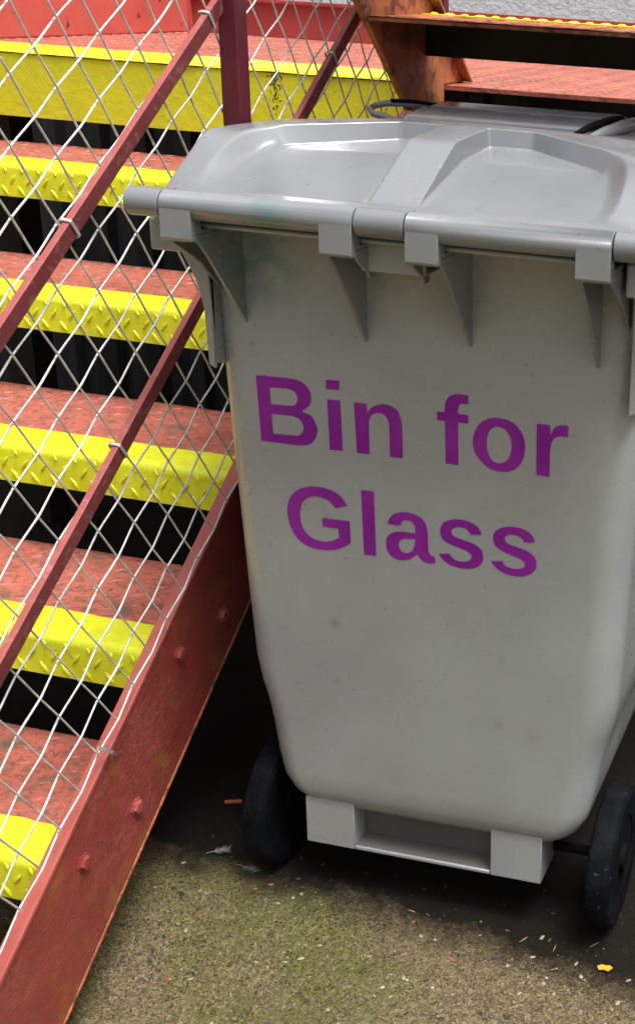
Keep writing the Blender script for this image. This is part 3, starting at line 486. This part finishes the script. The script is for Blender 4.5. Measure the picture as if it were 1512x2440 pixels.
for (ya, za) in ((-1.05, .262),):                                # strap bolted over the stringer edge
    pth = [(.0600, -1.1165, .3010), (.0612, -1.104, .291), (.0606, -1.090, .279), (.0570, -1.079, .2695), (.0522, -1.0735, .264)]
    for u_, w_ in zip(pth, pth[1:]):
        p, q = Vector(u_), Vector(w_); dd = (q-p).normalized(); sd_ = Vector((0, .78, .62)) if abs(dd.x) > .4 else Vector((0, .9, .1)); sd_ = (sd_-dd*sd_.dot(dd)).normalized()*.0024; th = dd.cross(sd_).normalized()*.0008
        mb.add([p-sd_-th, p+sd_-th, q+sd_-th, q-sd_-th, p-sd_+th, p+sd_+th, q+sd_+th, q-sd_+th], [(0,1,2,3),(4,7,6,5),(0,4,5,1),(1,5,6,2),(2,6,7,3),(3,7,4,0)])
mb.build("wire_tie", M_TIE, ba, smooth=40, loc=BO)

# ================================================================== UPPER FLIGHT
uf = empty("upper_staircase", sw(.5, .05, LZ), PSI); UO = (-.5, -.05, -LZ)
tag(uf, "rusty orange flight of steel steps climbing from the landing towards the viewer above the bin", "staircase")
XS = .10; US = -.88
def ul(y, z0, y0): return z0+US*(y-y0)
# plate profile in y,z : lower edge through (-.215,1.027), upper edge through (.045,1.053)
mb = MB()
mb.prism([(-.203, 1.016), (-.0465, 1.016), (-.0465, LZ+.001), (.045, LZ+.001), (.045-.62, 1.053+.5456), (-.239-.62, LZ+.55)], 0, XS-.012, XS)
us = mb.build("stringer", M_RUST, uf, bevel=.0015, loc=UO)
mb = MB(); mb.prism([(.046, LZ+.001), (.053, LZ+.001), (.053-.62, 1.053+.549), (.046-.62, 1.053+.5465)], 0, XS-.022, XS+.018)
mb.build("flange", M_RUST, us)
mb = MB(); mb.prism([(.045, 1.053+.87), (.045, 1.053+.87)], 0, 0, 0) if False else None
mb = MB(); mb.prism([(-.215-.026, LZ+.001), (.045, LZ+.001), (.045-.62, 1.053+.5456), (-.239-.62, LZ+.55)], 0, 1.20, 1.212)
mb.build("stringer", M_RUST, uf, bevel=.0015, loc=UO)
for i in range(1, 3):
    zt = LZ+.122+(i-1)*.20; yf = -.13-(i-1)*.235; yn = yf-.245
    mb = MB(); nx = 60; vs = []
    for j in range(7):
        for k in range(nx+1):
            x = XS+.0005+(1.0995)*k/nx; y = yn+(yf-.03-yn)*j/6
            vs.append((x, y+(.0022*noise.noise(Vector((x*40, i, 0))) if j == 0 else 0), zt+.0012*noise.noise(Vector((x*12, y*12, i)))))
    mb.add(vs, [(j*(nx+1)+k, j*(nx+1)+k+1, (j+1)*(nx+1)+k+1, (j+1)*(nx+1)+k) for j in range(6) for k in range(nx)])
    mb.box(XS+.0005, 1.2, yn+.002, yf-.03, zt-.007, zt-.0015)
    for a in range(34):
        for b_ in range(6):
            mb.lozenge((XS+.03+a*.032, yn+.012+b_*.034+(.016 if a % 2 else 0), zt), (0, 0, 1), (1, .7 if a % 2 else -.7, 0), .021, .0068, .0013)
    tr = mb.build("tread", M_RUST, uf, smooth=45, loc=UO)
    mb = MB(); mb.box(XS+.0005, 1.2, yf-.0295, yf, zt-.004, zt+.002)
    for a in range(40): mb.lozenge((XS+.02+a*.0275, yf-.016, zt+.0018), (0, 0, 1), (1, .5 if a % 2 else -.5, 0), .022, .012, .0032)
    mb.build("nosing", M_YEL, tr, smooth=50)
    mb = MB(); mb.box(XS+.0005, 1.2, yf-.006, yf-.001, zt-.068, zt-.0045); mb.build("riser_strip", M_BLACKST, tr)  # back of the nosing, its deep shade put into the near-black colour

# ================================================================== BIN
bn = empty("wheeled_bin", (0, .2, GZ)); NO = (0, -.2, -GZ)
tag(bn, "large grey two wheeled plastic bin with purple lettering Bin for Glass on its back", "bin")
def lerp(tab, z):
    if z <= tab[0][0]: return tab[0][1]
    for (a, va), (b_, vb) in zip(tab, tab[1:]):
        if z <= b_: t = (z-a)/(b_-a); return va+(vb-va)*t
    return tab[-1][1]
Wt = [(.112, .165), (.118, .182), (.128, .198), (.142, .211), (.165, .2230), (.20, .2300), (.26, .2385), (.285, .2440), (.31, .2510), (.345, .2565), (.45, .2615), (.65, .269), (.95, .280)]
def yface(z): return .1045+(.75-z)*.0322
Yt = [(.112, .036), (.118, .020), (.128, .010), (.142, .003), (.165, 0), (1, 0)]
def section(z, k=12):
    W = lerp(Wt, z); y0 = yface(z)+lerp(Yt, z); y1 = .50+(z-.1)*.17; r = min(.045, .03+.05*(z)); rf = .06
    arch = 0
    pts = []
    for (cx, cy, a0, rr) in ((W-r, y0+r, -90, r), (W-rf, y1-rf, 0, rf), (-W+rf, y1-rf, 90, rf), (-W+r, y0+r, 180, r)):
        for q in range(k+1):
            a = math.radians(a0+90*q/k); pts.append([cx+rr*math.cos(a), cy+rr*math.sin(a)])
    # subdivide the straight runs a little for shading
    return pts
mb = MB(); zs = [.112, .114, .118, .123, .128, .135, .142, .152, .165, .18, .20, .23, .26, .272, .285, .297, .31, .328, .345, .37, .45, .55, .65, .75, .85, .93, .955]
K = len(section(.5)); vs = []
for z in zs: vs += [(x, y, z) for x, y in section(z)]
mb.add(vs, [(i*K+q, i*K+(q+1) % K, (i+1)*K+(q+1) % K, (i+1)*K+q) for i in range(len(zs)-1) for q in range(K)]+[tuple(range(K-1, -1, -1))])
body = mb.build("body", M_BODY, bn, smooth=50, loc=NO)
# foot bracket with recess
mb = MB(); fy = .131; fz0 = .0585; fz1 = .1345
mb.box(-.1825, -.1095, fy, .20, fz0, fz1); mb.box(.092, .1655, fy, .20, fz0, fz1)
mb.box(-.109, .0915, fy+.0005, fy+.0045, fz0, fz0+.006)
foot = mb.build("foot", M_BODY, body, bevel=.0015)
mb = MB(); mb.box(-.109, .0915, fy+.005, .20, fz0, fz0+.0045); mb.box(-.109, .0915, .168, .174, fz0+.005, fz1)
mb.build("foot_shelf", M_GRIME, foot)
# rim: flange under the hinge line, mid plate, side collars
mb = MB()
mb.box(-.235, .235, .014, .1, .9555, .9618)
mb.box(-.0405, .0365, .030, .036, .921, .955); mb.box(-.0405, .0365, .0365, .10, .9205, .9265)
for s in (-1, 1):
    mb.prism([(.040, .957), (.040, .9185), (.60, .9185), (.60, .957)], 0, s*.262, s*.306)
mb.box(-.262, .262, .60, .63, .93, .957)
mb.build("rim", M_BODY, body, bevel=.003, seg=3)
# side ribs below the collar
for s in (-1, 1):
    mb = MB(); mb.prism([(.085, .918), (.10, .77), (.118, .765), (.16, .77), (.19, .918)], 0, s*.262, s*.2715)
    mb.prism([(.262, .9180), (.302, .9180), (.297, .905), (.281, .875), (.2725, .84), (.270, .77), (.262, .765)] if s > 0 else [(-.262, .9180), (-.302, .9180), (-.297, .905), (-.281, .875), (-.2725, .84), (-.270, .77), (-.262, .765)], 1, .092, .099)
    mb.build("side_rib", M_BODY, body, bevel=.0012)
# handles: tube with two clamping lugs and their gussets
HZ, HR = .9822, .0162
def handle(x0, x1, outer):
    mb = MB(); n = 24
    # D-shaped bar running on to the lugs
    mb.tube([(x0, 0, HZ), (x0+.001, 0, HZ), (x1-.001, 0, HZ), (x1, 0, HZ)], [HR*.96, HR, HR, HR*.96], n)
    lw = .0385
    for (a, b_) in ((x0+.0006, x0+lw), (x1-lw, x1-.0006)):
        mb.prism([(-.0158, HZ+.002), (-.0163, .9465), (-.0135, .9435), (-.0035, .9435), (-.0035, .9500), (.115, .9500), (.115, .9550), (.008, .9550), (.0, HZ)], 0, a, b_)
    h = mb.build("handle", M_BAR, body, bevel=.0022, seg=3, smooth=38)
    # gusset webs run down the back of the body to a point
    for (gx, tip) in ((x0+lw-.0046, .826), (x1-lw+.0004, .818)):
        g_ = MB(); g_.prism([(-.003, .9432), (.006, .936), (.020, .922), (yface(tip)-.001, tip), (.125, tip+.01), (.125, .9497), (-.003, .9497)], 0, gx, gx+.0042); g_.build("gusset", M_BAR, h, bevel=.0010)
    for gx, far in ((x0+.0008, outer < 0), (x1-.0046, outer > 0)):
        g_ = MB()
        g_.prism([(-.003, .9432), (.010, .934), (.06, .905), (.100, .868), (.125, .87), (.125, .9497), (-.003, .9497)] if far else [(-.003, .9432), (.008, .934), (.03, .921), (.036, .912), (.05, .912), (.05, .9497), (-.003, .9497)], 0, gx, gx+.0038); g_.build("gusset", M_BAR, h, bevel=.0010)
handle(-.2585, -.0300, -1); handle(.0295, .2575, 1)
# purple lettering
def glyph_curve():
    cu = bpy.data.curves.new("lettering", 'CURVE'); cu.dimensions = '2D'; cu.fill_mode = 'BOTH'
    return cu
def letters(idx, name, lab):
    cu = glyph_curve()
    for gi in idx:
        for lp in GLYPHS[gi][1]:
            sp_ = cu.splines.new('POLY'); sp_.points.add(len(lp)-1); sp_.use_cyclic_u = True
            for p, (x, z) in zip(sp_.points, lp): p.co = (x/1e4, z/1e4, 0, 1)
    cu.extrude = 0
    o = bpy.data.objects.new("tmp", cu); COL.objects.link(o)
    dg = bpy.context.evaluated_depsgraph_get(); me = bpy.data.meshes.new_from_object(o.evaluated_get(dg))
    bpy.data.objects.remove(o)
    vs = [(v.co.x, yface(v.co.y)-.0005, v.co.y) for v in me.vertices]; fs = [tuple(p.vertices) for p in me.polygons]
    k = MB(); k.v = vs; k.f = fs
    o = k.build("lettering", M_VINYL, bn, loc=NO); o["label"] = lab
    return o
letters(range(0, 6), "lettering", "purple words Bin for"); letters(range(6, 11), "lettering", "purple word Glass")

# lid: control cage with creased edges, subdivided
LX = -.008
CG = {}
def cp(n, x, y, z): CG[n] = (x, y, z)
for n_, x, y, z in (("D0",0,.012,.9935),("D1",.0290,.012,.9935),("D2",.20,.012,.9930),("D3",.247,.012,.992),("D4",.286,.012,.984),
  ("R0",0,.046,.9945),("Q0",.0290,.046,.9945),("G6",.20,.050,.9935),("F6",.224,.054,.9935),("P6",.247,.056,.9965),("S1",.286,.056,.989),
  ("R1",0,.170,1.0540),("P0",.0290,.170,1.0540),("R2",0,.288,1.0600),("P1",.0290,.288,1.0595),("P2",.088,.292,1.0590),("P3",.212,.196,1.0545),("P3b",.237,.168,1.0520),("P4",.247,.125,1.0340),("P5",.2485,.085,1.0120),
  ("F0",.0315,.187,1.0305),("F1",.0335,.281,1.0375),("F2",.087,.285,1.0375),("F3",.202,.187,1.0305),("F3b",.221,.160,1.0235),("F4",.2275,.122,1.0125),("F5",.2275,.085,.9990),
  ("S2",.2850,.082,1.008),("S3",.2835,.117,1.031),("S4",.2800,.138,1.0500),("S5",.2800,.340,1.0450),
  ("T0",0,.345,1.0600),("T1",.0290,.345,1.0600),("T2",.088,.345,1.0590),("T3",.205,.345,1.0535),
  ("U0",0,.44,1.0440),("U1",.0290,.44,1.0440),("U2",.088,.44,1.0440),("U3",.205,.44,1.0420),("S6",.2800,.44,1.0330),
  ("V0",0,.690,1.0300),("V1",.0290,.690,1.0300),("V2",.088,.690,1.0300),("V3",.205,.690,1.0280),("S7",.2780,.690,1.0140)): cp(n_, x, y, z)
for n_, s_ in (("D0","D0"),("D1","D1"),("D2","D2"),("D3","D3"),("D4","D4"),("S1","S1"),("S2","S2"),("S3","S3"),("S4","S4"),("S5","S5"),("S6","S6"),("S7","S7"),("V3","V3"),("V2","V2"),("V1","V1"),("V0","V0")):
    x, y, z = CG[s_]
    dx = .006 if n_[0] == "S" else 0; dy = .008 if n_[0] == "V" or n_ == "S7" else 0
    cp("k"+n_, x+dx, y+dy, .975 if n_[0] == "D" else .957)
FC = ["D0 D1 Q0 R0","D1 D2 G6 Q0","D2 D3 P6 F6 G6","D3 D4 S1 P6","R0 Q0 P0 R1","R1 P0 P1 R2","Q0 F0 P0","P0 F0 F1 P1","Q0 G6 F3 F0","G6 F6 F5 F4 F3b F3",
  "F0 F3 F2 F1","F1 F2 P2 P1","F2 F3 P3 P2","F3 F3b P3b P3","F3b F4 P4 P3b","F4 F5 P5 P4","F5 F6 P6 P5","P6 S1 S2 P5","P5 S2 S3 P4","P4 S3 S4 P3b",
  "P3b S4 S5 T3 P3","P3 T3 T2 P2","P2 T2 T1 P1","P1 T1 T0 R2","T0 T1 U1 U0","T1 T2 U2 U1","T2 T3 U3 U2","T3 S5 S6 U3","U0 U1 V1 V0","U1 U2 V2 V1","U2 U3 V3 V2","U3 S6 S7 V3",
  "kD0 kD1 D1 D0","kD1 kD2 D2 D1","kD2 kD3 D3 D2","kD3 kD4 D4 D3","kD4 kS1 S1 D4","kS1 kS2 S2 S1","kS2 kS3 S3 S2","kS3 kS4 S4 S3","kS4 kS5 S5 S4","kS5 kS6 S6 S5","kS6 kS7 S7 S6","kS7 kV3 V3 S7","kV3 kV2 V2 V3","kV2 kV1 V1 V2","kV1 kV0 V0 V1"]
idx = {}; vs = []; mid = {"D0","R0","R1","R2","T0","U0","V0","kD0","kV0"}
for s in (1, -1):
    for n_, (x, y, z) in CG.items():
        if s < 0 and n_ in mid: idx[(n_, s)] = idx[(n_, 1)]; continue
        idx[(n_, s)] = len(vs); vs.append((LX+s*x, y, z))
fs = []
for s in (1, -1):
    for f in FC:
        q = [idx[(n_, s)] for n_ in f.split()]
        fs.append(tuple(q if s > 0 else reversed(q)))
k = MB(); k.add(vs, fs); lid = k.build("lid", M_LID, bn, loc=NO, smooth=180)
names_ = {i: n_ for (n_, s), i in idx.items()}
soft = {"F4":.25,"F5":.25,"F3b":.3,"F6":.7,"G6":.9,"P4":.55,"P5":.55,"P3b":.5,"S2":.45,"S3":.45,"S4":.55,"P6":.5}
flat_pairs = [("T0","T1"),("T1","T2"),("T2","T3"),("T3","S5"),("D1","Q0"),("G6","F3"),("D3","P6"),("D2","G6"),("P2","T2"),("P1","T1"),("P3","T3"),("U1","V1"),("U2","V2"),("U3","V3"),("T1","U1"),("T2","U2"),("T3","U3")]
flat_pairs = set(flat_pairs) | {(b_, a) for a, b_ in flat_pairs}
att = lid.data.attributes.new("crease_edge", 'FLOAT', 'EDGE')
for e_ in lid.data.edges:
    a, b_ = names_[e_.vertices[0]], names_[e_.vertices[1]]
    if (a, b_) in flat_pairs or (a in mid and b_ in mid): cr = 0
    else:
        ks = [soft[q] for q in (a, b_) if q in soft]; cr = min(ks) if ks else 1.0
        if (a[0] == "F" and b_[0] in "PF" and a in ("F4","F5","F3b") and b_ in ("P4","P5","P3b")): cr = 0
        if (b_[0] == "F" and a[0] == "P" and b_ in ("F4","F5","F3b") and a in ("P4","P5","P3b")): cr = 0
        if a[0] in "PS" and b_[0] in "PS" and {a[0], b_[0]} == {"P", "S"}: cr = 0
    att.data[e_.index].value = cr
ssf = lid.modifiers.new("subdivision", 'SUBSURF'); ssf.levels = 4; ssf.render_levels = 4
# raised panel near the front of the lid, in two strips
for (ya, yb3, za, zb) in ((.500, .590, 1.047, 1.052), (.594, .672, 1.0525, 1.053)):
    k = MB(); k.add([(-.190, ya-.004, 1.026), (.140, ya-.004, 1.026), (.150, yb3+.003, 1.026), (-.198, yb3+.003, 1.026), (-.172, ya, za), (.092, ya, za), (.108, yb3, zb), (-.182, yb3, zb)],
        [(0,1,5,4),(1,2,6,5),(2,3,7,6),(3,0,4,7),(4,5,6,7)])
    k.build("raised_panel", M_LID, lid, bevel=.004, seg=3)
for (a, b_, cap) in ((-.3010, -.2600, -1), (-.0285, .0280, 0), (.2590, .3010, 1)):
    k = MB(); k.tube([(a, 0, HZ), (a+.0012, 0, HZ), (b_-.0012, 0, HZ), (b_, 0, HZ)], [HR*.93, HR, HR, HR*.93], 28)
    k.prism([(.002, HZ+.0155), (.03, .9945), (.03, .978), (.002, .975)], 0, a+.002, b_-.002)
    hk = k.build("hinge_knuckle", M_LID, lid, smooth=38)
k = MB(); k.tube([(-.3002, 0, HZ), (-.2615, 0, HZ)], .001, 6)
pin = MB(); pin.tube([(-.3025, 0, HZ), (.3025, 0, HZ)], .0115, 16); pin.build("hinge_pin", M_DARK, body, smooth=40)
# grips at the front corners of the lid
k = MB(); k.tube([(-.165, .640, 1.046), (-.200, .622, 1.050), (-.243, .598, 1.050), (-.256, .585, 1.047), (-.258, .566, 1.043), (-.246, .552, 1.038), (-.20, .548, 1.030), (-.165, .545, 1.027)], .0048, 10)
k.build("grip", M_LID, lid, smooth=50)
k = MB(); k.tube([(-.160, .636, 1.0475), (-.200, .617, 1.0535), (-.236, .597, 1.0545)], .0030, 8); k.build("grip_insert", M_DARK, lid, smooth=50)
k = MB(); k.tube([(.098, .42, 1.045), (.104, .48, 1.050), (.112, .56, 1.053), (.118, .62, 1.053)], [.003, .0055, .006, .004], 12)
k.build("grip_insert", M_DARK, lid, smooth=50)
k = MB(); k.tube([(.112, .41, 1.038), (.124, .48, 1.044), (.136, .56, 1.047), (.146, .64, 1.047), (.150, .665, 1.040)], [.004, .008, .010, .009, .005], 12)
k.build("grip", M_LID, lid, smooth=50)
# wheels
def wheel(xi, xo):
    yc, zc, R = .197, .078, .1
    lo, hi = min(xi, xo), max(xi, xo)
    mb = MB(); K = 48; vs = []
    pr = [(lo+.004, R*.60), (lo+.002, R*.92), (lo+.006, R*.985), (lo+.010, R), (hi-.010, R), (hi-.006, R*.985), (hi-.002, R*.92), (hi-.004, R*.60)]
    for (x, r) in pr:
        vs += [(x, yc+r*math.cos(2*math.pi*k/K), zc+r*math.sin(2*math.pi*k/K)) for k in range(K)]
    n = len(pr)
    mb.add(vs, [(i*K+k, i*K+(k+1) % K, ((i+1) % n)*K+(k+1) % K, ((i+1) % n)*K+k) for i in range(n) for k in range(K)])
    wo = mb.build("wheel", M_RUB, bn, smooth=30, loc=NO)
    h = MB(); h.tube([(lo+.006, yc, zc), (hi-.006, yc, zc)], R*.605, 32)
    h.tube([(lo-.001, yc, zc), (hi+.001, yc, zc)], .02, 20)
    h.build("hub", M_DARK, wo, smooth=35)
wheel(-.231, -.271); wheel(.231, .271)
ax = MB(); ax.tube([(-.24, .197, .078), (.24, .197, .078)], .007, 14); ax.build("axle", M_DARK, bn, smooth=40, loc=NO)

# ================================================================== LITTER AND GRIT
def leafy(name, pts, th, mat, loc, rz, label, cat, curl=.004):
    mb = MB(); n = len(pts)
    top = [(x, y, th+curl*(x*x+y*y)/.0003) for x, y in pts]; bot = [(x, y, curl*(x*x+y*y)/.0003) for x, y in pts]
    mb.add(top+bot+[(0, 0, th), (0, 0, 0)], [(i, (i+1) % n, 2*n) for i in range(n)]+[((i+1) % n+n, i+n, 2*n+1) for i in range(n)]+[(i, i+n, (i+1) % n+n, (i+1) % n) for i in range(n)])
    o = mb.build(name, mat, loc=loc); o.rotation_euler.z = rz; tag(o, label, cat); return o
M_ORL = flat("orange_leaf", (.75, .33, .02)); M_BUTT = flat("orange_butt", (.42, .10, .03)); M_FEA = flat("pale_feather", (.20, .19, .19)); M_BLK = flat("dark_lump", (.012, .011, .010))
leafy("dry_leaf", [(.011, .0), (.007, .005), (.002, .0045), (-.004, .0065), (-.010, .002), (-.008, -.004), (-.001, -.003), (.005, -.0065)], .0012, M_ORL, (.2725, .082, GZ+.003), .2, "small orange leaf fragment on the concrete in front of the right wheel", "leaf", .002)
k = MB(); k.tube([(-.013, 0, .0036), (.013, 0, .0036)], .0034, 12); o = k.build("cigarette_butt", M_BUTT, loc=(-.385, .285, GZ), smooth=40); o.rotation_euler.z = .35; tag(o, "orange cigarette butt in the dark beside the left wheel", "cigarette butt")
def feather(name, loc, rz, L, label):
    mb = MB(); mb.tube([(-L/2, 0, .002), (0, .001, .004), (L/2, .003, .003)], [.0006, .0009, .0003], 5)
    rr = random.Random(int(L*1e4))
    for q in range(26):
        t = -L*.15+L*.6*q/26
        for s in (-1, 1):
            l = rr.uniform(.004, .010); mb.tube([(t, 0, .003), (t+l*.8, s*l, .003+rr.uniform(0, .003))], [.0007, .0002], 4)
    o = mb.build(name, M_FEA, loc=loc); o.rotation_euler.z = rz; tag(o, label, "feather")
feather("feather", (-.286, .140, GZ+.001), -.3, .040, "pale ruffled feather lying against the foot of the left wheel")
feather("feather", (-.345, .165, GZ+.001), .5, .034, "small pale feather on the dark ground between stringer and left wheel")
def lump(name, mat, loc, s, label, cat):
    bm = bmesh.new(); bmesh.ops.create_icosphere(bm, subdivisions=3, radius=1)
    for v_ in bm.verts:
        f = 1+.35*noise.noise(v_.co*1.7+Vector(loc)*30); v_.co = Vector((v_.co.x*s[0]*f, v_.co.y*s[1]*f, v_.co.z*s[2]*f+s[2]*.6))
    me = bpy.data.meshes.new(name); bm.to_mesh(me); bm.free(); me.shade_smooth(); o = bpy.data.objects.new(name, me); COL.objects.link(o); me.materials.append(mat); o.location = loc; tag(o, label, cat)
lump("dark_clod", M_BLK, (-.275, -.170, gh(-.275, -.170)), (.009, .006, .004), "black clod of dirt on the mossy concrete near the bottom of the photo", "clod")
# loose grit, one countless spread
grit_cols = [("grit", (.32, .28, .20), 220, "pale stone grit scattered over the concrete"), ("dark_grit", (.03, .022, .016), 420, "dark grit and crumbs scattered over the concrete"), ("brick_grit", (.36, .09, .05), 60, "red brick crumbs scattered over the concrete"), ("leaf_litter", (.20, .15, .06), 260, "brown plant crumbs scattered over the concrete")]
for gname, gc, cnt, lab in grit_cols:
    rr = random.Random(gname); mb = MB()
    for q in range(cnt):
        x = rr.uniform(-.42, .42); y = rr.uniform(-.26, .13 if gname != "dark_grit" else .22)
        s = rr.choice((.0007, .0009, .0011, .0014, .0018, .0026, .0032))*rr.uniform(.8, 1.2); a = rr.uniform(0, 6.28)
        el = rr.uniform(1.0, 2.2) if gname != "leaf_litter" else rr.uniform(2.5, 5); sc = (s*el*.8, s*.8, s*.55)
        if gname == "leaf_litter": sc = (s*el*.7, s*.35, s*.3)
        vs = []
        for (r_, h) in ((.8, -.3), (1, .3), (.55, 1)):
            for k in range(6):
                b_ = math.pi/3*k+rr.uniform(-.25, .25); X = sc[0]*r_*math.cos(b_); Y = sc[1]*r_*math.sin(b_)
                vs.append((x+X*math.cos(a)-Y*math.sin(a), y+X*math.sin(a)+Y*math.cos(a), gh(x, y)+sc[2]*h+.0004))
        mb.add(vs, [(i*6+k, i*6+(k+1) % 6, (i+1)*6+(k+1) % 6, (i+1)*6+k) for i in range(2) for k in range(6)]+[tuple(range(12, 18))])
    tag(mb.build(gname, flat(gname, gc, .75), smooth=50), lab, "grit", kind="stuff")
